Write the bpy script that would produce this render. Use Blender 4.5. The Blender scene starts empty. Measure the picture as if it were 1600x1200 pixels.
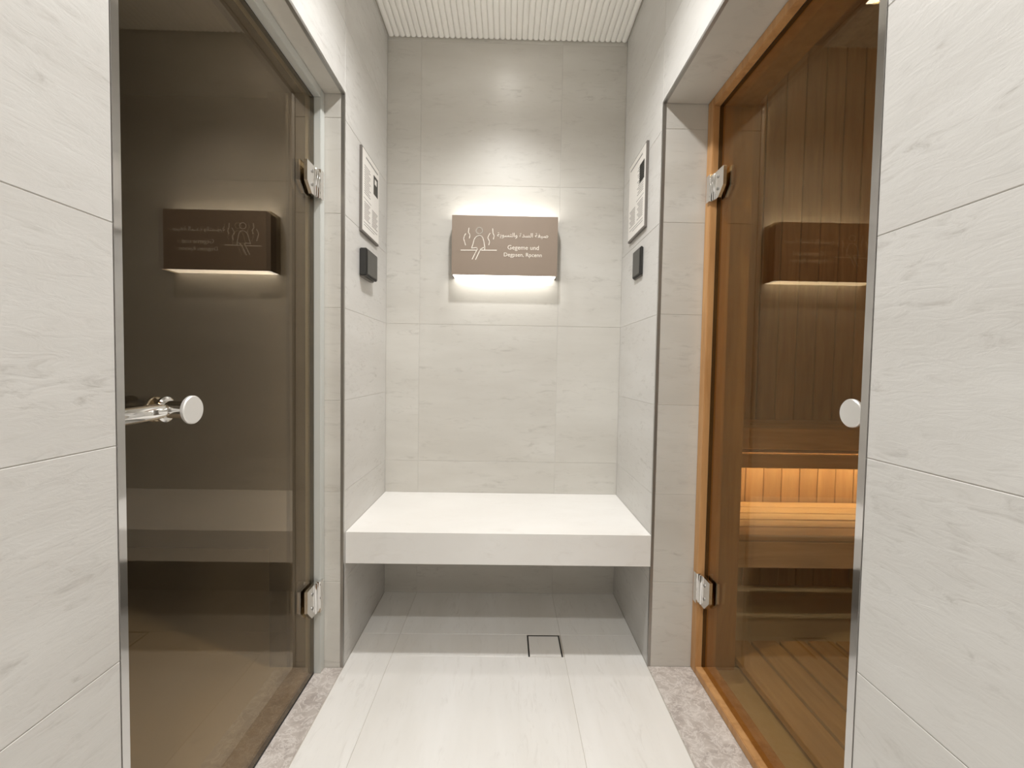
import bpy, bmesh, math, random
from mathutils import Matrix, Vector

random.seed(7)
scene = bpy.context.scene
COL = scene.collection

# ------------------------------------------------------------------ camera
F_PX, YAW, PITCH, ROLL, EYE = 680.0, .0124, .0368, -.0168, 1.05
cy_, sy_, cp_, sp_ = math.cos(YAW), math.sin(YAW), math.cos(PITCH), math.sin(PITCH)
fwd = Vector((sy_ * cp_, cy_ * cp_, -sp_))
rgt = Vector((cy_, -sy_, 0))
dwn = fwd.cross(rgt)
r2 = math.cos(ROLL) * rgt + math.sin(ROLL) * dwn
d2 = -math.sin(ROLL) * rgt + math.cos(ROLL) * dwn
cam = bpy.data.cameras.new('camera')
cam.sensor_width = 36.0
cam.sensor_fit = 'HORIZONTAL'
cam.lens = F_PX / 1600 * 36.0
cam.clip_start = .02
cam_ob = bpy.data.objects.new('camera', cam)
COL.objects.link(cam_ob)
M = Matrix.Identity(4)
for i, ax in enumerate((r2, -d2, -fwd)):
    for j in range(3):
        M[j][i] = ax[j]
M[0][3], M[1][3], M[2][3] = 0, 0, EYE
cam_ob.matrix_world = M
scene.camera = cam_ob

# ------------------------------------------------------------------ world, exposure
world = bpy.data.worlds.new('world')
scene.world = world
world.use_nodes = True
bg = world.node_tree.nodes['Background']
bg.inputs[0].default_value = (1, .97, .92, 1)
bg.inputs[1].default_value = 0.02
scene.view_settings.view_transform = 'Standard'
scene.view_settings.look = 'None'
scene.view_settings.gamma = 1
scene.view_settings.use_curve_mapping = False
scene.view_settings.exposure = 0.18
try:
    scene.cycles.use_denoising = True
    scene.cycles.use_adaptive_sampling = True
    scene.cycles.adaptive_threshold = .02
    scene.cycles.max_bounces = 12
    scene.cycles.diffuse_bounces = 6
    scene.cycles.glossy_bounces = 6
    scene.cycles.transparent_max_bounces = 16
except Exception:
    pass

# ------------------------------------------------------------------ measured layout (metres)
XL, XR = -.5526, .5166          # faces of the two side walls
YB, H = 1.995, 2.509            # back wall face, underside of ceiling ridges
YNEAR = -2.4                    # end of the vestibule behind the photographer
YJL, YJR = 1.480, 1.500         # far door jambs
NJL, NJR = .633, .624           # near door jambs
HL, HR = 1.946, 1.954           # door head soffits
GL, GR = -.638, .688            # planes of the glass doors
TH = .25                        # thickness of the side walls
ROW, J0 = .313, .304            # tile coursing
YF, ZT, ZB = 1.50, .4705, .3602  # stone bench front, top, underside
DOWNLIGHTS = [(-.02, 1.70), (-.02, 1.14), (-.02, -.24), (-.02, -1.5)]  # last one is an added, unseen light for the corridor behind the camera
SPOT_W = [3.2, 17.5, 17.0, 17.0]
SPOT_DEG = [84, 140, 150, 150]


# ------------------------------------------------------------------ materials
def new_mat(name):
    m = bpy.data.materials.new(name)
    m.use_nodes = True
    nt = m.node_tree
    b = nt.nodes['Principled BSDF']
    return m, nt, b


def rgb(*c):
    """sRGB 0..255 -> linear rgba"""
    out = []
    for v in c:
        v /= 255
        out.append(v / 12.92 if v <= .04045 else ((v + .055) / 1.055) ** 2.4)
    return tuple(out) + (1,)


def coords(nt, scale, rot=(0, 0, 0), per_object=True):
    tc = nt.nodes.new('ShaderNodeTexCoord')
    geo = nt.nodes.new('ShaderNodeNewGeometry')
    mp = nt.nodes.new('ShaderNodeMapping')
    mp.inputs['Scale'].default_value = scale
    mp.inputs['Rotation'].default_value = rot
    nt.links.new(geo.outputs['Position'], mp.inputs['Vector'])
    if per_object:
        oi = nt.nodes.new('ShaderNodeObjectInfo')
        mul = nt.nodes.new('ShaderNodeVectorMath')
        mul.operation = 'MULTIPLY_ADD'
        comb = nt.nodes.new('ShaderNodeCombineXYZ')
        for i in range(3):
            nt.links.new(oi.outputs['Random'], comb.inputs[i])
        nt.links.new(comb.outputs[0], mul.inputs[0])
        mul.inputs[1].default_value = (37, 53, 71)
        nt.links.new(mp.outputs[0], mul.inputs[2])
        return mul.outputs[0]
    return mp.outputs[0]


def noise(nt, vec, scale, detail=6, rough=.6, dist=0):
    n = nt.nodes.new('ShaderNodeTexNoise')
    n.inputs['Scale'].default_value = scale
    n.inputs['Detail'].default_value = detail
    n.inputs['Roughness'].default_value = rough
    n.inputs['Distortion'].default_value = dist
    nt.links.new(vec, n.inputs['Vector'])
    return n.outputs['Fac']


def ramp(nt, fac, stops):
    r = nt.nodes.new('ShaderNodeValToRGB')
    els = r.color_ramp.elements
    while len(els) < len(stops):
        els.new(.5)
    for e, (p, c) in zip(els, stops):
        e.position = p
        e.color = c if len(c) == 4 else tuple(c) + (1,)
    nt.links.new(fac, r.inputs['Fac'])
    return r.outputs['Color']


def mixc(nt, mode, fac, a, b):
    m = nt.nodes.new('ShaderNodeMix')
    m.data_type = 'RGBA'
    m.blend_type = mode
    for sock, val in ((m.inputs[0], fac), (m.inputs[6], a), (m.inputs[7], b)):
        if hasattr(val, 'is_output'):
            nt.links.new(val, sock)
        else:
            sock.default_value = val
    return m.outputs[2]


def bump(nt, bsdf, height, strength, dist=.002):
    b = nt.nodes.new('ShaderNodeBump')
    b.inputs['Strength'].default_value = strength
    b.inputs['Distance'].default_value = dist
    nt.links.new(height, b.inputs['Height'])
    nt.links.new(b.outputs[0], bsdf.inputs['Normal'])


def stone_mat(name, base, vein, light, scale, rot, rough, vein_amt=.55, bump_s=.25, fine=9.0):
    """light porcelain with fine broken veins that run along one direction"""
    m, nt, b = new_mat(name)
    v = coords(nt, scale, rot)
    cloud = noise(nt, v, 1.1, 4, .55, .3)
    c1 = ramp(nt, cloud, [(.3, base), (.72, light)])
    streak = noise(nt, v, fine, 8, .66, .8)
    s = ramp(nt, streak, [(.30, (1, 1, 1)), (.40, (.35, .35, .35)), (.48, (0, 0, 0))])
    patch = noise(nt, v, 2.2, 4, .6, .5)
    pm = ramp(nt, patch, [(.42, (.06, .06, .06)), (.62, (1, 1, 1))])
    mk = mixc(nt, 'MULTIPLY', 1.0, s, pm)
    sc = nt.nodes.new('ShaderNodeMath')
    sc.operation = 'MULTIPLY'
    sc.inputs[1].default_value = vein_amt
    nt.links.new(mk, sc.inputs[0])
    c2 = mixc(nt, 'MIX', sc.outputs[0], c1, vein)
    nt.links.new(c2, b.inputs['Base Color'])
    b.inputs['Roughness'].default_value = rough
    bump(nt, b, streak, bump_s, .0015)
    return m


def plain(name, col, rough=.5, metal=0.0, spec=.5):
    m, nt, b = new_mat(name)
    b.inputs['Base Color'].default_value = col
    b.inputs['Roughness'].default_value = rough
    b.inputs['Metallic'].default_value = metal
    b.inputs['Specular IOR Level'].default_value = spec
    v = coords(nt, (1, 1, 1), per_object=False)
    n = noise(nt, v, 60, 3, .5)
    bump(nt, b, n, .02, .0005)
    return m


def wood_mat(name, dark, light, scale, rough=.5):
    m, nt, b = new_mat(name)
    v = coords(nt, scale)
    g = noise(nt, v, 3.0, 7, .6, .7)
    f = noise(nt, v, 11.0, 4, .6, .2)
    c = ramp(nt, g, [(.28, dark), (.5, tuple((a + d) / 2 for a, d in zip(dark, light))), (.75, light)])
    c = mixc(nt, 'MULTIPLY', .25, c, ramp(nt, f, [(.3, (.72, .72, .72)), (.7, (1, 1, 1))]))
    oi = nt.nodes.new('ShaderNodeObjectInfo')
    tint = ramp(nt, oi.outputs['Random'], [(0, (.84, .82, .80)), (1, (1, 1, 1))])
    c = mixc(nt, 'MULTIPLY', 1.0, c, tint)
    nt.links.new(c, b.inputs['Base Color'])
    b.inputs['Roughness'].default_value = rough
    bump(nt, b, f, .08, .001)
    return m


def marble_mat(name):
    m, nt, b = new_mat(name)
    v = coords(nt, (1, 1, 1), per_object=False)
    n1 = noise(nt, v, 16, 7, .65, .8)
    n2 = noise(nt, v, 26, 7, .65, 1.0)
    base = ramp(nt, n1, [(.32, rgb(168, 158, 152)), (.5, rgb(192, 183, 176)), (.7, rgb(212, 205, 199))])
    vein = ramp(nt, n2, [(.46, (0, 0, 0)), (.5, (1, 1, 1)), (.54, (0, 0, 0))])
    sc = nt.nodes.new('ShaderNodeMath')
    sc.operation = 'MULTIPLY'
    sc.inputs[1].default_value = .6
    nt.links.new(vein, sc.inputs[0])
    c = mixc(nt, 'MIX', sc.outputs[0], base, rgb(236, 231, 226))
    nt.links.new(c, b.inputs['Base Color'])
    b.inputs['Roughness'].default_value = .28
    return m


def glass_mat(name, tint, f0, gain, sheen):
    """tinted toughened glass: mirror share rises towards grazing angles"""
    m = bpy.data.materials.new(name)
    m.use_nodes = True
    nt = m.node_tree
    nt.nodes.clear()
    out = nt.nodes.new('ShaderNodeOutputMaterial')
    mix = nt.nodes.new('ShaderNodeMixShader')
    tr = nt.nodes.new('ShaderNodeBsdfTransparent')
    gl = nt.nodes.new('ShaderNodeBsdfGlossy')
    lw = nt.nodes.new('ShaderNodeLayerWeight')
    lw.inputs[0].default_value = .5
    pw = nt.nodes.new('ShaderNodeMath')
    pw.operation = 'POWER'
    pw.inputs[1].default_value = 4.0
    ma = nt.nodes.new('ShaderNodeMath')
    ma.operation = 'MULTIPLY_ADD'
    ma.inputs[1].default_value = gain
    ma.inputs[2].default_value = f0
    ma.use_clamp = True
    tr.inputs[0].default_value = tuple(math.sqrt(t) for t in tint) + (1,)
    gl.inputs['Color'].default_value = sheen + (1,)
    gl.inputs['Roughness'].default_value = 0.0
    nt.links.new(lw.outputs['Facing'], pw.inputs[0])
    nt.links.new(pw.outputs[0], ma.inputs[0])
    nt.links.new(ma.outputs[0], mix.inputs[0])
    nt.links.new(tr.outputs[0], mix.inputs[1])
    nt.links.new(gl.outputs[0], mix.inputs[2])
    nt.links.new(mix.outputs[0], out.inputs[0])
    return m


def emit_mat(name, col, strength):
    m, nt, b = new_mat(name)
    b.inputs['Base Color'].default_value = (.8, .8, .8, 1)
    b.inputs['Emission Color'].default_value = col
    b.inputs['Emission Strength'].default_value = strength
    return m


WB, WV, WL = rgb(201, 198, 193), rgb(150, 144, 136), rgb(213, 211, 207)
M_wall_side = stone_mat('porcelain_side', WB, WV, WL, (2.4, 1.7, 6.5), (.08, 0, 0), .36, .50, .36, 11.0)
M_wall_back = stone_mat('porcelain_back', rgb(200, 196, 188), WV, rgb(212, 209, 202), (1.5, 2.4, 6.0), (0, .03, 0), .36, .42)
M_floor = stone_mat('porcelain_floor', rgb(230, 227, 221), rgb(196, 190, 182), rgb(240, 238, 234),
                    (6.5, 1.2, 3), (0, 0, .05), .30, .40, .08)
M_bench = stone_mat('bench_stone', rgb(232, 229, 224), rgb(214, 208, 200), rgb(240, 238, 234),
                    (1.6, 3.0, 3.0), (0, 0, .5), .30, .35, .03)
M_grout = plain('grout', rgb(206, 203, 198), .9)
M_grout_floor = plain('grout_floor', rgb(196, 190, 180), .9)
M_ceil = plain('ceiling_cream', rgb(253, 251, 246), .45)
M_ceil_gap = plain('ceiling_backing', rgb(190, 184, 172), .9)
M_marble = marble_mat('threshold_marble')
M_steel = plain('polished_steel', (.62, .61, .60, 1), .07, 1.0)
M_steel_edge = plain('brushed_steel', (.42, .41, .39, 1), .4, 1.0)
M_chrome = plain('chrome', (.80, .79, .78, 1), .05, 1.0)
M_disc = plain('satin_disc', (.80, .79, .77, 1), .38, .55)
M_alu = plain('light_aluminium', rgb(208, 210, 206), .35, .15)
M_seal = plain('dark_seal', rgb(38, 36, 32), .6)
M_glass_dark = glass_mat('smoked_glass', (.64, .54, .39), .037, 1.0, (1, .88, .73))
M_glass_bronze = glass_mat('bronze_glass', (.68, .57, .36), .038, .60, (1, .80, .54))
M_sign = plain('taupe_metal', rgb(146, 130, 115), .5, .1)
M_sign_edge = plain('taupe_edge', rgb(96, 84, 72), .5)
M_print = plain('white_print', rgb(244, 236, 224), .6)
M_led = emit_mat('led_diffuser', (1, .975, .91, 1), 5.0)
M_lamp = emit_mat('lamp_lens', (1, .97, .92, 1), 20.0)
M_led_warm = emit_mat('led_warm', (1, .98, .90, 1), 24.0)
M_sheet = plain('notice_paper', rgb(232, 228, 222), .5)
M_ink = plain('grey_ink', rgb(150, 147, 143), .7)
M_ink_dark = plain('dark_ink', rgb(58, 56, 50), .6)
M_edge = plain('notice_edge', rgb(112, 106, 100), .45)
M_black = plain('black_plastic', rgb(46, 45, 42), .45)
M_black_face = plain('black_face', rgb(62, 61, 56), .35)
M_drain_gap = plain('drain_gap', rgb(20, 20, 20), .6)
M_wood_frame = wood_mat('frame_timber', rgb(176, 128, 78), rgb(214, 166, 112), (9, 9, .9))
M_wood_board = wood_mat('board_timber', rgb(168, 126, 84), rgb(202, 162, 116), (8, 8, .7))
M_wood_bench = wood_mat('bench_timber', rgb(190, 150, 100), rgb(226, 190, 140), (.7, 8, 8))
M_wood_floor = wood_mat('duckboard_timber', rgb(186, 150, 104), rgb(218, 184, 138), (8, .7, 8))
M_wood_gap = plain('board_groove', rgb(64, 40, 22), .8)
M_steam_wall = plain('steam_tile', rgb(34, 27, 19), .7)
M_steam_floor = stone_mat('steam_floor', rgb(198, 184, 162), rgb(168, 154, 134), rgb(208, 196, 176),
                          (3, 1.2, 3), (0, 0, .1), .5, .3, .03)


# ------------------------------------------------------------------ helpers
def link(name, mesh, mat=None, parent=None, loc=(0, 0, 0)):
    o = bpy.data.objects.new(name, mesh)
    COL.objects.link(o)
    o.location = loc
    if mat is not None and mesh is not None and not mesh.materials:
        mesh.materials.append(mat)
    if parent is not None:
        o.parent = parent
        pl = parent
        off = Vector((0, 0, 0))
        while pl is not None:
            off += pl.location
            pl = pl.parent
        o.location = Vector(loc) - off
    return o


def empty(name, loc):
    o = bpy.data.objects.new(name, None)
    o.empty_display_size = .05
    COL.objects.link(o)
    o.location = loc
    return o


def tag(o, label=None, cat=None, group=None, kind=None):
    for k, v in (('label', label), ('category', cat), ('group', group), ('kind', kind)):
        if v:
            o[k] = v
    return o


def add_box(bm, lo, hi):
    lo, hi = Vector(lo), Vector(hi)
    vs = [bm.verts.new((x, y, z)) for x in (lo.x, hi.x) for y in (lo.y, hi.y) for z in (lo.z, hi.z)]
    for f in ((0, 1, 3, 2), (4, 6, 7, 5), (0, 4, 5, 1), (2, 3, 7, 6), (0, 2, 6, 4), (1, 5, 7, 3)):
        bm.faces.new([vs[i] for i in f])
    return vs


def mesh_of(bm, name, smooth=False):
    bmesh.ops.recalc_face_normals(bm, faces=bm.faces)
    me = bpy.data.meshes.new(name)
    bm.to_mesh(me)
    bm.free()
    if smooth:
        for p in me.polygons:
            p.use_smooth = True
    return me


def boxes(name, mat, parent, lst, bevel=0.0):
    """one mesh object from a list of (lo, hi) boxes in world metres"""
    c = Vector((0, 0, 0))
    for lo, hi in lst:
        c += (Vector(lo) + Vector(hi)) / 2
    c /= len(lst)
    bm = bmesh.new()
    for lo, hi in lst:
        a = [min(p, q) for p, q in zip(lo, hi)]
        b = [max(p, q) for p, q in zip(lo, hi)]
        add_box(bm, Vector(a) - c, Vector(b) - c)
    if bevel:
        bmesh.ops.bevel(bm, geom=bm.edges[:], offset=bevel, segments=2, affect='EDGES', clamp_overlap=True)
    return link(name, mesh_of(bm, name), mat, parent, c)


_cache = {}


def piece(name, mat, parent, lo, hi, bevel=0.0):
    """one small block that shares its mesh with every alike block"""
    size = tuple(round(abs(b - a), 4) for a, b in zip(lo, hi))
    key = (name, mat.name, size, bevel)
    if key not in _cache:
        bm = bmesh.new()
        add_box(bm, [-s / 2 for s in size], [s / 2 for s in size])
        if bevel:
            bmesh.ops.bevel(bm, geom=bm.edges[:], offset=bevel, segments=1, affect='EDGES', clamp_overlap=True)
        me = mesh_of(bm, name)
        me.materials.append(mat)
        _cache[key] = me
    return link(name, _cache[key], None, parent, [(a + b) / 2 for a, b in zip(lo, hi)])


def lathe_mesh(name, profile, seg=32, axis='z'):
    """surface of revolution; profile = [(radius, height)]"""
    bm = bmesh.new()
    rings = []
    for r, z in profile:
        ring = []
        for k in range(seg):
            a = 2 * math.pi * k / seg
            p = (r * math.cos(a), r * math.sin(a), z)
            if axis == 'x':
                p = (p[2], p[0], p[1])
            elif axis == 'y':
                p = (p[0], p[2], p[1])
            ring.append(bm.verts.new(p))
        rings.append(ring)
    for a, b in zip(rings, rings[1:]):
        for k in range(seg):
            bm.faces.new((a[k], a[(k + 1) % seg], b[(k + 1) % seg], b[k]))
    bm.faces.new(rings[0])
    bm.faces.new(rings[-1])
    me = mesh_of(bm, name)
    for p in me.polygons:
        p.use_smooth = len(p.vertices) == 4
    try:
        me.set_sharp_from_angle(angle=math.radians(35))
    except Exception:
        pass
    return me


def tube_mesh(name, pts, radii, seg=20):
    bm = bmesh.new()
    rings = []
    pts = [Vector(p) for p in pts]
    for i, p in enumerate(pts):
        t = (pts[min(i + 1, len(pts) - 1)] - pts[max(i - 1, 0)]).normalized()
        u = t.cross(Vector((0, 0, 1)))
        u.normalize()
        w = t.cross(u)
        rings.append([bm.verts.new(p + radii[i] * (math.cos(2 * math.pi * k / seg) * u + math.sin(2 * math.pi * k / seg) * w))
                      for k in range(seg)])
    for a, b in zip(rings, rings[1:]):
        for k in range(seg):
            bm.faces.new((a[k], a[(k + 1) % seg], b[(k + 1) % seg], b[k]))
    bm.faces.new(rings[0])
    bm.faces.new(rings[-1])
    return mesh_of(bm, name, True)


def prism_mesh(name, poly, axis, a, b):
    """extrude a 2-D outline along one axis between a and b"""
    bm = bmesh.new()

    def P(u, v, w):
        return {'x': (w, u, v), 'y': (u, w, v), 'z': (u, v, w)}[axis]
    A = [bm.verts.new(P(u, v, a)) for u, v in poly]
    B = [bm.verts.new(P(u, v, b)) for u, v in poly]
    n = len(poly)
    bm.faces.new(A)
    bm.faces.new(B)
    for k in range(n):
        bm.faces.new((A[k], A[(k + 1) % n], B[(k + 1) % n], B[k]))
    return mesh_of(bm, name)


JT = .0007   # half joint
TT = .009    # tile thickness


def splits(a, b, cuts):
    e = [a] + sorted(c for c in cuts if a + .01 < c < b - .01) + [b]
    return list(zip(e, e[1:]))


ROWS = [J0 + ROW * k for k in range(-1, 9)]


def tile_x(parent, face, out, y0, y1, z0, z1, ycuts=(), zcuts=ROWS):
    """tiles on a wall of constant x; out = direction (+1/-1) the face looks"""
    for ya, yb in splits(y0, y1, ycuts):
        for za, zb in splits(z0, z1, zcuts):
            piece('wall_tile', M_wall_side, parent, (face - out * TT, ya + JT, za + JT), (face, yb - JT, zb - JT), .0006)


def tile_y(parent, face, out, x0, x1, z0, z1, xcuts=(), zcuts=ROWS):
    for xa, xb in splits(x0, x1, xcuts):
        for za, zb in splits(z0, z1, zcuts):
            piece('wall_tile', M_wall_back, parent, (xa + JT, face - out * TT, za + JT), (xb - JT, face, zb - JT), .0006)


def tile_z(parent, name, mat, face, out, x0, x1, y0, y1, xcuts=(), ycuts=()):
    for xa, xb in splits(x0, x1, xcuts):
        for ya, yb in splits(y0, y1, ycuts):
            piece(name, mat, parent, (xa + JT, ya + JT, face - out * TT), (xb - JT, yb - JT, face), .0006)


# ------------------------------------------------------------------ structure: floor, walls, ceiling
BK = TT + .0005          # backing lies this far behind the tile faces, less the joint depth
JD = .0012               # visible joint depth
floor = tag(boxes('floor', M_grout_floor, None, [((XL - .01, YNEAR, -.12), (XR + .01, YB + .02, -JD))]), kind='structure')
XJ = (-.402, .228)       # tile joints shared by floor and back wall
YJ = [1.678 - .626 * k for k in range(7)]
DR = (.096, .222, 1.546, 1.673)   # drain opening x0 x1 y0 y1
for xa, xb in splits(XL + .001, XR - .001, XJ):
    for ya, yb in splits(YNEAR, YB, YJ):
        if xa < DR[0] < xb and ya < DR[2] < yb:
            # the cut tile around the floor drain
            g = .0
            piece('floor_tile', M_floor, floor, (xa + JT, ya + JT, -TT), (xb - JT, DR[2], 0), .0006)
            piece('floor_tile', M_floor, floor, (xa + JT, DR[2] + JT, -TT), (DR[0] - JT, yb - JT, 0), .0006)
        else:
            piece('floor_tile', M_floor, floor, (xa + JT, ya + JT, -TT), (xb - JT, yb - JT, 0), .0006)

wall_back = tag(boxes('wall_back', M_grout, None, [((XL - TH, YB + JD, -.12), (XR + TH, YB + .12, H + .1))]), kind='structure')
ZB2 = [.617 - .626, .617, 1.243, 1.869, 2.495]
tile_y(wall_back, YB, -1, XL, XR, 0, H + .02, XJ, ZB2)

wl_i, wr_i = XL - JD, XR + JD
XLO, XRO = XL - TH, XR + TH + .03
wall_left = tag(boxes('wall_left', M_grout, None, [
    ((XLO, YNEAR, -.12), (wl_i, NJL - JD, H + .1)),
    ((XLO, NJL - JD, HL + JD), (wl_i, YJL + JD, H + .1)),
    ((XLO, YJL + JD, -.12), (wl_i, YB + JD, H + .1))]), kind='structure')
wall_right = tag(boxes('wall_right', M_grout, None, [
    ((wr_i, YNEAR, -.12), (XRO, NJR - JD, H + .1)),
    ((wr_i, NJR - JD, HR + JD), (XRO, YJR + JD, H + .1)),
    ((wr_i, YJR + JD, -.12), (XRO, YB + JD, H + .1))]), kind='structure')
SN, SF = .0115, .0085      # visible widths of the metal edge profiles, near and far
YCUT = [YB - .626 * k for k in range(1, 8)]
for w, xf, out, nj, fj, hd in ((wall_left, XL, 1, NJL, YJL, HL), (wall_right, XR, -1, NJR, YJR, HR)):
    tile_x(w, xf, out, YNEAR, nj - SN, 0, H + .02, (-.03, -1.28))
    tile_x(w, xf, out, nj - SN, fj + SF, hd + SF, H + .02, (1.05,))
    tile_x(w, xf, out, fj + SF, YB - .001, 0, H + .02)
    # jambs and soffit
    xo = XLO if out > 0 else XRO
    a, b = (xo, xf - SF) if out > 0 else (xf + SF, xo)
    if out > 0:
        a = GL - .031        # beyond the frame the reveal belongs to the dark steam room
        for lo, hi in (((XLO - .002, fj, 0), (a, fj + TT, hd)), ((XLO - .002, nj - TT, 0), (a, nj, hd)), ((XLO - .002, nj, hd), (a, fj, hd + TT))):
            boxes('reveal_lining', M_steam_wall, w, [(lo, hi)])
    tile_y(w, fj, -1, a, b, 0, hd - .001)
    tile_y(w, nj, 1, a, b, 0, hd - .001)
    tile_z(w, 'wall_tile', M_wall_back, hd, -1, a, b, nj, fj, (), (1.05,))
wall_front = tag(boxes('wall_front', M_grout, None, [((XLO, YNEAR - .12, -.12), (XRO, YNEAR - JD, H + .1))]), kind='structure')
tile_y(wall_front, YNEAR, 1, XL, XR, 0, H + .02, XJ, ZB2)

ceiling = tag(boxes('ceiling', M_ceil_gap, None, [((XLO, YNEAR - .1, H + .010), (XRO, YB + .1, H + .12))]), kind='structure')
NS = 43
pitch = (XR - XL - .008) / NS
prof = []
for k in range(9):
    a = math.pi * k / 8
    prof.append((-math.cos(a) * pitch * .485, -math.sin(a) * .0085))
prof += [(pitch * .485, .004), (-pitch * .485, .004)]
slat_me = prism_mesh('ceiling_slat', prof, 'y', -(YB - YNEAR) / 2 + .002, (YB - YNEAR) / 2 - .004)
for p in slat_me.polygons:
    p.use_smooth = True
slat_me.set_sharp_from_angle(angle=math.radians(40))
slat_me.materials.append(M_ceil)
for k in range(NS):
    link('ceiling_slat', slat_me, None, ceiling, (XL + .004 + pitch * (k + .5), (YB + YNEAR) / 2, H + .008))

# metal edge profiles round the two doorways
n_trim = 0
for xf, out, nj, fj, hd in ((XL, 1, NJL, YJL, HL), (XR, -1, NJR, YJR, HR)):
    pr = .0012
    x0, x1 = xf - out * SF, xf + out * pr
    n_trim += 1
    tag(boxes('trim_%d' % n_trim, M_steel, None, [((x0, nj - SN, 0), (x1, nj + pr, hd + SF))]), kind='structure')
    n_trim += 1
    tag(boxes('trim_%d' % n_trim, M_steel_edge, None, [((x0, fj - pr, 0), (x1, fj + SF, hd + SF))]), kind='structure')
    n_trim += 1
    tag(boxes('trim_%d' % n_trim, M_steel_edge, None, [((x0, nj + pr, hd - pr), (x1, fj - pr, hd + SF))]), kind='structure')
# marble thresholds
for xf, xo, nj, fj in ((XL, XLO + .02, NJL, YJL), (XR, XRO - .04, NJR, YJR)):
    n_trim += 1
    a, b = sorted((xf, xo))
    tag(boxes('trim_%d' % n_trim, M_marble, None, [((a + .001, nj + .001, -.03), (b - .001, fj - .001, .001))]), kind='structure')

# ------------------------------------------------------------------ the dim steam room behind the left door
SX, SY0, SY1, SH = -2.7, -.4, 2.45, 2.5
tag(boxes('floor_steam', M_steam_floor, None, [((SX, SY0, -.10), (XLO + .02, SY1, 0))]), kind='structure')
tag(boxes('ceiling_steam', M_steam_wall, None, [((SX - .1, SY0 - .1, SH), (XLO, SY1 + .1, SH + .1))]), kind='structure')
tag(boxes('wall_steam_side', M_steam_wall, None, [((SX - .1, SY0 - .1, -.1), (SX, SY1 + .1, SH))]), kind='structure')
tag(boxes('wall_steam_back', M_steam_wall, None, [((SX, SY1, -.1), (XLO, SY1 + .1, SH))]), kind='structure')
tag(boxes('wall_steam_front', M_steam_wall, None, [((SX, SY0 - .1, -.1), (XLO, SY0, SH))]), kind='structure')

# ------------------------------------------------------------------ the timber sauna behind the right door
UX, UY0, UY1, UH = 2.75, -.4, 2.30, 2.74
tag(boxes('floor_sauna', M_steam_floor, None, [((XRO - .04, UY0, -.10), (UX, UY1, 0))]), kind='structure')
tag(boxes('ceiling_sauna', M_wood_board, None, [((XRO, UY0 - .1, UH), (UX + .1, UY1 + .1, UH + .1))]), kind='structure')
wsb = tag(boxes('wall_sauna_back', M_wood_gap, None, [((XRO - .02, UY1 + .006, -.1), (UX, UY1 + .1, UH))]), kind='structure')
tag(boxes('wall_sauna_side', M_wood_board, None, [((UX, UY0 - .1, -.1), (UX + .1, UY1 + .1, UH))]), kind='structure')
tag(boxes('wall_sauna_front', M_wood_board, None, [((XRO, UY0 - .1, -.1), (UX, UY0, UH))]), kind='structure')
tag(boxes('wall_sauna_door', M_wood_board, None, [
    ((XRO, UY0, -.1), (XRO + .02, NJR - .03, UH)), ((XRO, NJR - .03, HR), (XRO + .02, YJR, UH)),
    ((XRO, YJR, -.1), (XRO + .02, UY1, UH))]), kind='structure')
nb = 19
bw = (UX - XRO - .022) / nb
for k in range(nb):
    x = XRO + .021 + bw * k
    piece('board', M_wood_board, wsb, (x + .002, UY1 - .012, 0), (x + bw - .002, UY1 + .006, UH - .001), .003)

# upper bench
BX0, BX1 = XRO + .022, UX - .002
ub = tag(empty('sauna_bench', (1.6, 2.1, 0)), 'upper timber sauna bench seen through bronze glass, LED glow below it', 'bench')
for k in range(4):
    y0 = 1.945 + k * .086
    piece('seat_slat', M_wood_bench, ub, (BX0, y0, .775), (BX1, y0 + .078, .80), .003)
piece('fascia_board', M_wood_bench, ub, (BX0, 1.92, .705), (BX1, 1.943, .80), .003)
piece('fascia_board', M_wood_bench, ub, (BX0, 1.92, .62), (BX1, 1.943, .685), .003)
boxes('bearer', M_wood_gap, ub, [((BX0 + .02, 1.95, .685), (BX1 - .02, 1.97, .770))])
rise = boxes('riser_back', M_wood_gap, ub, [((BX0, 2.104, 0), (BX1, 2.12, .77))])
pb = .0886
k = 0
while BX0 + pb * (k + 1) < BX1:
    x = BX0 + pb * k - .02 * 0
    piece('riser_board', M_wood_board, ub, (x + .0015, 2.09, 0), (x + pb - .0015, 2.104, .765), .002)
    k += 1
led = boxes('light_strip', M_led_warm, ub, [((BX0 + .02, 1.955, .648), (BX1 - .02, 1.975, .660))])
led['label'] = 'warm glowing LED strip under the seat'

# lower bench
lb = tag(empty('sauna_bench', (1.6, 1.85, 0)), 'lower slatted timber sauna bench lit by warm glow, seen through bronze glass', 'bench')
ys = [1.652, 1.744, 1.832, 1.918, 2.003, 2.088]
for a, b in zip(ys, ys[1:]):
    piece('seat_slat', M_wood_bench, lb, (BX0, a, .395), (BX1, b - .009, .42), .003)
piece('fascia_board', M_wood_bench, lb, (BX0, 1.65, .29), (BX1, 1.672, .393), .003)
for x in (BX0 + .05, 1.70, BX1 - .09):
    piece('bearer', M_wood_gap, lb, (x, 1.68, .341), (x + .04, 2.085, .393))
    piece('leg', M_wood_bench, lb, (x, 2.03, 0), (x + .04, 2.085, .34), .002)

# duckboard on the sauna floor
dk = tag(empty('duckboard', (1.3, .7, 0)), 'slatted timber duckboard on the sauna floor behind the bronze glass door', 'duckboard')
for k in range(9):
    x = XRO + .03 + k * .1075
    piece('floor_slat', M_wood_floor, dk, (x, UY0 + .05, .018), (x + .096, 1.59, .042), .003)
for y in (-.1, .55, 1.2):
    piece('batten', M_wood_gap, dk, (XRO + .06, y, 0), (XRO + .03 + 9 * .1075 - .012, y + .04, .018))

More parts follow.
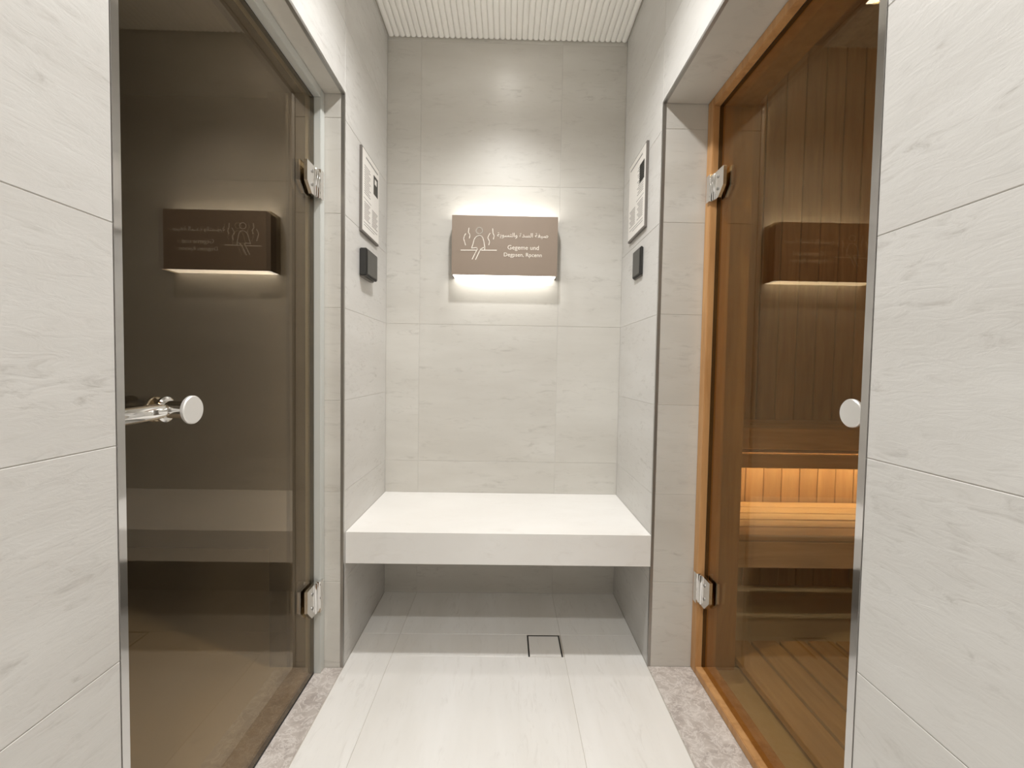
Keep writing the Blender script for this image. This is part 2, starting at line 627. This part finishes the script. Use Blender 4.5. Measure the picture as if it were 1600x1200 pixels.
# ------------------------------------------------------------------ recessed downlights in the slatted ceiling
spot_words = ['directly above the bench', 'between the two glass doors', 'just past the doorways, away from the bench', 'farthest from the bench']
ring_me = lathe_mesh('trim_ring', [(.047, .006), (.047, 0), (.058, 0), (.060, .003), (.060, .006)], 32)
ring_me.materials.append(M_alu)
lens_me = lathe_mesh('lens', [(.0465, .003), (.0465, .006)], 32)
lens_me.materials.append(M_lamp)
for (x, y), w, deg, words in zip(DOWNLIGHTS, SPOT_W, SPOT_DEG, spot_words):
    t = tag(empty('recessed_downlight', (x, y, H - .009)), 'round white downlight in the ribbed ceiling ' + words, 'downlight',
            'ceiling downlights')
    link('trim_ring', ring_me, None, t, (x, y, H - .0085))
    link('lens', lens_me, None, t, (x, y, H - .0085))
    ld = bpy.data.lights.new('downlight_beam', 'SPOT')
    ld.energy = w * 4
    ld.color = (1, .997, .99)
    ld.spot_size = math.radians(deg)
    ld.spot_blend = .9
    ld.shadow_soft_size = .045
    lo = bpy.data.objects.new('downlight_beam', ld)
    COL.objects.link(lo)
    lo.parent = t
    lo.location = (0, 0, -.012)

# added warm fill lamp, kept out of view, to brighten the sauna interior
t = tag(empty('sauna_fill_lamp', (2.35, .5, UH)), 'added unseen warm fill lamp under the timber sauna ceiling', 'lamp')
me = lathe_mesh('fill_lamp_body', [(.07, 0), (.07, -.02), (.05, -.035)], 28)
link('fill_lamp_body', me, M_led_warm, t, (2.35, .5, UH))
ld = bpy.data.lights.new('sauna_fill_light', 'POINT')
ld.energy = 6
ld.color = (1, .90, .74)
ld.shadow_soft_size = .06
lo = bpy.data.objects.new('sauna_fill_light', ld)
COL.objects.link(lo)
lo.parent = t
lo.location = (0, 0, -.12)

# ------------------------------------------------------------------ glass doors
def hinge(parent, side, yj, z0, z1, gx):
    """chrome glass-to-jamb hinge; side = +1 left door (looks to +x), -1 right door"""
    h = empty('hinge', (gx + side * .012, yj - .03, (z0 + z1) / 2))
    h.parent = parent
    h.location = h.location - parent.location
    zc = (z0 + z1) / 2
    hh = (z1 - z0) / 2

    def P(me, name, mat):
        o = bpy.data.objects.new(name, me)
        COL.objects.link(o)
        o.parent = h
        if not me.materials:
            me.materials.append(mat)
        return o
    # clamp plate on the glass, one lower corner cut away
    poly = [(-.062, hh), (-.002, hh), (-.002, -hh), (-.030, -hh), (-.062, -hh * .35)]
    bm_in = prism_mesh('clamp_plate', poly, 'x', -.006 * side, .004 * side)
    P(bm_in, 'clamp_plate', M_chrome)
    back = prism_mesh('clamp_plate', poly, 'x', -.030 * side, -.022 * side)
    P(back, 'clamp_plate', M_chrome)
    P(lathe_mesh('barrel', [(.0075, -hh * .98), (.009, -hh * .9), (.009, hh * .9), (.0075, hh * .98)], 20), 'barrel', M_chrome)
    b = bmesh.new()
    add_box(b, (.002 if side > 0 else -.016, .006, -hh), (.016 if side > 0 else -.002, .0295, hh))
    P(mesh_of(b, 'wall_plate'), 'wall_plate', M_chrome)
    for zz in (-.45, .45):
        s = P(lathe_mesh('screw', [(.0055, 0), (.0055, .002), (.004, .003)], 14, 'x'), 'screw', M_steel_edge)
        s.location = (.004 * side, -.028, hh * zz + .004)
        if side < 0:
            s.rotation_euler = (0, 0, math.pi)
    return h


def handle(parent, side, gx, y, z, tip):
    """disc-ended pull: post through the glass, disc at its tip, grip bar running to the door edge"""
    h = empty('handle', (gx, y, z))
    h.parent = parent
    h.location = h.location - parent.location

    def P(me, name, mat, loc=(0, 0, 0), flip=False):
        o = bpy.data.objects.new(name, me)
        COL.objects.link(o)
        o.parent = h
        o.location = loc
        if not me.materials:
            me.materials.append(mat)
        if flip:
            o.rotation_euler = (0, 0, math.pi)
        return o
    fl = side < 0
    P(lathe_mesh('flange', [(.022, .0052), (.0235, .007), (.0235, .012), (.020, .0145)], 32, 'x'), 'flange', M_chrome, flip=fl)
    P(lathe_mesh('flange', [(.022, -.0052), (.0235, -.007), (.0235, -.012), (.020, -.0145)], 32, 'x'), 'flange', M_chrome, flip=fl)
    P(lathe_mesh('post', [(.0165, .012), (.0165, tip - .006)], 28, 'x'), 'post', M_chrome, flip=fl)
    P(lathe_mesh('disc', [(.0245, tip - .008), (.0262, tip - .006), (.0262, tip - .002), (.0245, tip)], 40, 'x'), 'disc', M_disc, flip=fl)
    n = 12
    pts, rad = [], []
    for k in range(n + 1):
        s = k / n
        pts.append((side * (.0160 + .006 * math.sin(s * math.pi)), -.016 - .115 * s, -.001 - .003 * s * s))
        rad.append(.0138 + .0006 * s)
    P(tube_mesh('grip_bar', pts, rad), 'grip_bar', M_chrome)
    P(lathe_mesh('post', [(.012, .0052), (.012, .016)], 24, 'x'), 'post', M_chrome, (0, -.118, -.004), flip=fl)
    return h


# left: smoked glass in a slim light frame
d1 = tag(empty('door_1', (GL, NJL + .02, 0)), 'dark smoked glass door with chrome handle on the left', 'door', kind='structure')
GT = .005
boxes('glass_pane', M_glass_dark, d1, [((GL - 2 * GT, NJL + .008, .010), (GL, YJL - .034, HL - .034))])
boxes('frame', M_alu, d1, [
    ((GL - .030, YJL - .030, .001), (XL - .064, YJL - .0005, HL - .0005)),
    ((GL - .030, NJL + .003, HL - .030), (XL - .064, YJL - .030, HL - .0005))], .0015)
boxes('seal', M_seal, d1, [
    ((GL - .012, YJL - .0335, .001), (GL - .001, YJL - .0302, HL - .034)),
    ((GL - .012, NJL + .003, HL - .0338), (GL - .001, YJL - .0302, HL - .0302)),
    ((GL - .012, NJL + .008, .0015), (GL + .000, YJL - .034, .0095))])
hinge(d1, 1, YJL - .022, 1.588, 1.680, GL)
hinge(d1, 1, YJL - .022, .222, .326, GL)
handle(d1, 1, GL, .808, .963, .062)

# right: bronze glass in a timber frame
d2_ = tag(empty('door_2', (GR, NJR + .02, 0)), 'bronze glass sauna door in a timber frame on the right', 'door', kind='structure')
boxes('glass_pane', M_glass_bronze, d2_, [((GR, NJR + .008, .034), (GR + 2 * GT, YJR - .044, HR - .034))])
boxes('frame', M_wood_frame, d2_, [
    ((GR - .020, YJR - .040, .002), (GR + .05, YJR - .0005, HR - .0005)),
    ((GR - .020, NJR + .003, HR - .030), (GR + .05, YJR - .040, HR - .0005)),
    ((GR - .020, NJR + .003, .002), (GR + .05, YJR - .040, .030))], .002)
boxes('seal', M_seal, d2_, [
    ((GR + .001, YJR - .0438, .030), (GR + .012, YJR - .0402, HR - .034)),
    ((GR + .001, NJR + .008, HR - .0338), (GR + .012, YJR - .0402, HR - .0302))])
boxes('lining', M_wood_board, d2_, [
    ((GR + .052, YJR - .018, .002), (XRO + .02, YJR - .0005, HR - .0005)),
    ((GR + .052, NJR + .003, HR - .018), (XRO + .02, YJR - .018, HR - .0005))])
hinge(d2_, -1, YJR - .022, 1.612, 1.700, GR)
hinge(d2_, -1, YJR - .022, .256, .358, GR)
handle(d2_, -1, GR, .783, .978, .062)

# ------------------------------------------------------------------ stone bench
bn = tag(empty('stone_bench', ((XL + XR) / 2, YF, 0)), 'white stone slab bench built in beneath the lit sign', 'bench')
e = .0012
link('seat_slab', prism_mesh('seat_slab', [(YF, ZT), (YB - e, ZT), (YB - e, ZT - .02), (YF + .02, ZT - .02)], 'x', XL + e, XR - e), M_bench, bn)
link('front_panel', prism_mesh('front_panel', [(YF, ZT), (YF + .02, ZT - .02), (YF + .02, ZB), (YF, ZB)], 'x', XL + e, XR - e), M_bench, bn)
boxes('support_frame', M_grout, bn, [((XL + e, YF + .022, ZB + .004), (XR - e, YB - e, ZB + .03))])

# ------------------------------------------------------------------ floor drain
dr = tag(empty('floor_drain', ((DR[0] + DR[1]) / 2, (DR[2] + DR[3]) / 2, 0)), 'square tiled floor drain with black slot, beneath the bench', 'drain')
boxes('channel', M_drain_gap, dr, [((DR[0], DR[2] + JT, -.0034), (DR[1], DR[3], -.0022))])
boxes('tile_insert', M_floor, dr, [((DR[0] + .0055, DR[2] + .0022, -.0021), (DR[1] - .0055, DR[3] - .0050, -.0001))])
boxes('slot_rim', M_drain_gap, dr, [
    ((DR[0], DR[2] + JT, -.0021), (DR[0] + .005, DR[3], .0004)), ((DR[1] - .005, DR[2] + JT, -.0021), (DR[1], DR[3], .0004)),
    ((DR[0] + .005, DR[3] - .0045, -.0021), (DR[1] - .005, DR[3], .0004))])

# ------------------------------------------------------------------ backlit sign
SX0, SX1, SZ0, SZ1, SYF, SYB = -.248, .212, 1.452, 1.708, 1.912, YB - .0005
sg = tag(empty('backlit_sign', ((SX0 + SX1) / 2, YB, SZ0)), 'taupe backlit sign with white seated figure and lettering, glowing above and below', 'sign')
boxes('face_panel', M_sign, sg, [((SX0, SYF, SZ0), (SX1, SYF + .003, SZ1))], .0008)
boxes('side_panel', M_sign_edge, sg, [((SX0, SYF + .0031, SZ0), (SX0 + .004, SYB, SZ1))])
boxes('side_panel', M_sign_edge, sg, [((SX1 - .004, SYF + .0031, SZ0), (SX1, SYB, SZ1))])
boxes('core', M_sign_edge, sg, [((SX0 + .0042, SYF + .0031, SZ0 + .012), (SX1 - .0042, SYB, SZ1 - .012))])
for za, zb in ((SZ0 + .0006, SZ0 + .0115), (SZ1 - .0115, SZ1 - .0006)):
    o = boxes('light_diffuser', M_led, sg, [((SX0 + .006, SYF + .006, za), (SX1 - .006, SYB - .003, zb))])
    o['label'] = 'glowing white LED diffuser'


def sign_pt(px, py):
    u = (px - 130) / 1322
    v = (py - 130 - (px - 130) * .0265) / 752
    return SX0 + u * (SX1 - SX0), SZ1 - v * (SZ1 - SZ0)


def strokes(name, parent, lines, width, ysurf, th=.0012, mat=M_print):
    """joined flat bars that follow 2-D polylines on a vertical face"""
    bm = bmesh.new()
    for ln in lines:
        for (x0, z0), (x1, z1) in zip(ln, ln[1:]):
            dx, dz = x1 - x0, z1 - z0
            L = math.hypot(dx, dz) or 1e-6
            ux, uz = dx / L, dz / L
            e = width * .35
            a = (x0 - ux * e, z0 - uz * e)
            b = (x1 + ux * e, z1 + uz * e)
            nx, nz = -uz * width / 2, ux * width / 2
            q = [(a[0] + nx, a[1] + nz), (b[0] + nx, b[1] + nz), (b[0] - nx, b[1] - nz), (a[0] - nx, a[1] - nz)]
            A = [bm.verts.new((p[0], ysurf - th, p[1])) for p in q]
            B = [bm.verts.new((p[0], ysurf, p[1])) for p in q]
            bm.faces.new(A)
            bm.faces.new(B)
            for k in range(4):
                bm.faces.new((A[k], A[(k + 1) % 4], B[(k + 1) % 4], B[k]))
    me = mesh_of(bm, name)
    return link(name, me, mat, parent, (0, 0, 0))


def S(*pts):
    return [sign_pt(*p) for p in pts]


head = [sign_pt(472 + 40 * math.cos(2 * math.pi * k / 18), 332 + 38 * math.sin(2 * math.pi * k / 18)) for k in range(19)]
fig = [head,
       S((440, 545), (378, 552), (395, 500), (408, 445), (425, 415), (450, 398), (475, 393), (500, 400), (518, 425),
         (530, 470), (543, 545), (540, 572)),
       S((440, 545), (452, 560), (425, 612), (388, 690)),
       S((530, 545), (495, 562), (478, 590), (430, 695)),
       S((245, 576), (430, 578)), S((500, 578), (690, 581))]
strokes('seated_figure', sg, fig, .0034, SYF)
steam = [S((302, 512), (290, 470), (278, 432), (286, 398), (302, 368)), S((350, 425), (356, 385), (336, 350), (342, 298)),
         S((592, 512), (602, 470), (578, 422), (590, 390), (606, 365)), S((648, 440), (658, 400), (642, 362), (638, 308))]
for ln in steam:
    strokes('steam_line', sg, [ln], .0032, SYF)


def text_mesh(name, body, parent, x0, x1, zc, ysurf, mat, th=.0010):
    cu = bpy.data.curves.new(name, 'FONT')
    cu.body = body
    cu.resolution_u = 3
    ob = bpy.data.objects.new(name, cu)
    COL.objects.link(ob)
    bpy.context.view_layer.update()
    dg = bpy.context.evaluated_depsgraph_get()
    me = bpy.data.meshes.new_from_object(ob.evaluated_get(dg))
    bpy.data.objects.remove(ob)
    bpy.data.curves.remove(cu)
    xs = [v.co.x for v in me.vertices]
    yv = [v.co.y for v in me.vertices]
    k = (x1 - x0) / (max(xs) - min(xs))
    mx, my = min(xs), (max(yv) + min(yv)) / 2
    bm = bmesh.new()
    bm.from_mesh(me)
    bpy.data.meshes.remove(me)
    for v in bm.verts:
        v.co = Vector((x0 + (v.co.x - mx) * k, ysurf - th, zc + (v.co.y - my) * k))
    r = bmesh.ops.extrude_face_region(bm, geom=bm.faces[:])
    for v in r['geom']:
        if isinstance(v, bmesh.types.BMVert):
            v.co.y = ysurf
    me = mesh_of(bm, name)
    return link(name, me, mat, parent, (0, 0, 0))


# Arabic line in joined presentation forms, written out from right to left
words = ['\ufebb\ufef4\ufed4\ufe94', '\ufe8d\ufedf\ufeb4\ufeaa\ufe93', '\ufeed\ufe8d\ufedf\ufe98\ufeb4\ufeee\ufef3\ufe94']
arab = ' '.join(w[::-1] for w in reversed(words))
a0, zc = sign_pt(695, 392)
a1, _ = sign_pt(1332, 400)
text_mesh('arabic_lettering', arab, sg, a0, a1, sign_pt(1010, 400)[1], SYF, M_print)
text_mesh('latin_lettering', 'Gegeme und', sg, sign_pt(828, 555)[0], sign_pt(1218, 555)[0], sign_pt(1020, 557)[1], SYF, M_print)
text_mesh('latin_lettering', 'Degpsen, Rpcenn', sg, sign_pt(783, 645)[0], sign_pt(1255, 645)[0], sign_pt(1020, 648)[1], SYF, M_print)

# ------------------------------------------------------------------ framed notices on the two side walls
def notice(side, xw, y0, y1, z0, z1, label, photo):
    """y0 = edge nearer the doorway; printed face looks to +x (side=1) or -x (side=-1)"""
    t = tag(empty('wall_notice', (xw, (y0 + y1) / 2, z0)), label, 'notice', 'framed notices on the side walls')
    f = lambda d: xw + side * d

    def B(name, mat, u0, u1, v0, v1, d0, d1, par=t):
        # u across (0 at doorway edge), v up
        ya, yb = y0 + u0 * (y1 - y0), y0 + u1 * (y1 - y0)
        za, zb = z0 + v0 * (z1 - z0), z0 + v1 * (z1 - z0)
        return boxes(name, mat, par, [((f(d0), ya, za), (f(d1), yb, zb))])
    B('backing', M_edge, 0, 1, 0, 1, .0003, .009)
    sh = B('sheet', M_sheet, .035, .975, .022, .985, .009, .0105)

    def lines(name, mat, specs):
        lst = []
        for u0, u1, v0, v1 in specs:
            lst.append(((f(.0105), y0 + u0 * (y1 - y0), z0 + v0 * (z1 - z0)), (f(.0109), y0 + u1 * (y1 - y0), z0 + v1 * (z1 - z0))))
        return boxes(name, mat, sh, lst)
    lines('heading', M_ink, [(.20, .90, .905, .925)])
    body = []
    for k in range(13):
        v = .80 - k * .027
        body.append((.12, .12 + .30 + .05 * math.sin(k * 2.3), v, v + .009))
    lines('text_block', M_ink, body)
    lines('rule', M_ink, [(.08, .50, .415, .421)])
    for ua, ub in ((.12, .44), (.56, .90)):
        lines('text_block', M_ink, [(ua, ub - .04 * (k % 3), .37 - k * .022, .378 - k * .022) for k in range(10)])
    lines('footer', M_ink, [(.10, .88, .125, .132), (.10, .70, .095, .102)])
    lines('photo', M_ink_dark, [photo])
    if side > 0:
        lines('photo_patch', M_sheet, [(.70, .82, .735, .80)])
    return t


def notice_patch_raise(t):
    for s in t.children:
        for c in s.children:
            if c.name.startswith('photo_patch'):
                c.location.x += .0005


nl = notice(1, XL, 1.630, 1.843, 1.547, 1.858, 'white framed notice on the left wall above a black wall unit', (.64, .90, .60, .84))
notice_patch_raise(nl)
notice(-1, XR, 1.645, 1.872, 1.588, 1.905, 'white framed notice on the right wall, beside the sauna doorway', (.08, .34, .60, .82))


# ------------------------------------------------------------------ black wall units under the notices
def wall_unit(side, xw, y0, y1, z0, z1, depth, label):
    t = tag(empty('wall_unit', (xw, (y0 + y1) / 2, z0)), label, 'control unit', 'black wall units under the notices')
    boxes('housing', M_black, t, [((xw + side * .0003, y0, z0), (xw + side * depth, y1, z1))], .003)
    boxes('face_plate', M_black_face, t, [((xw + side * depth, y0 + .006, z0 + .006), (xw + side * (depth + .0015), y1 - .006, z1 - .006))], .0005)
    boxes('base_rim', M_edge, t, [((xw + side * .0003, y0 + .004, z0 - .004), (xw + side * depth * .5, y1 - .004, z0 - .0002))])
    return t


wall_unit(1, XL, 1.632, 1.765, 1.385, 1.486, .028, 'black square wall unit under the left notice')
wall_unit(-1, XR, 1.680, 1.782, 1.418, 1.526, .012, 'black square wall unit under the right notice')
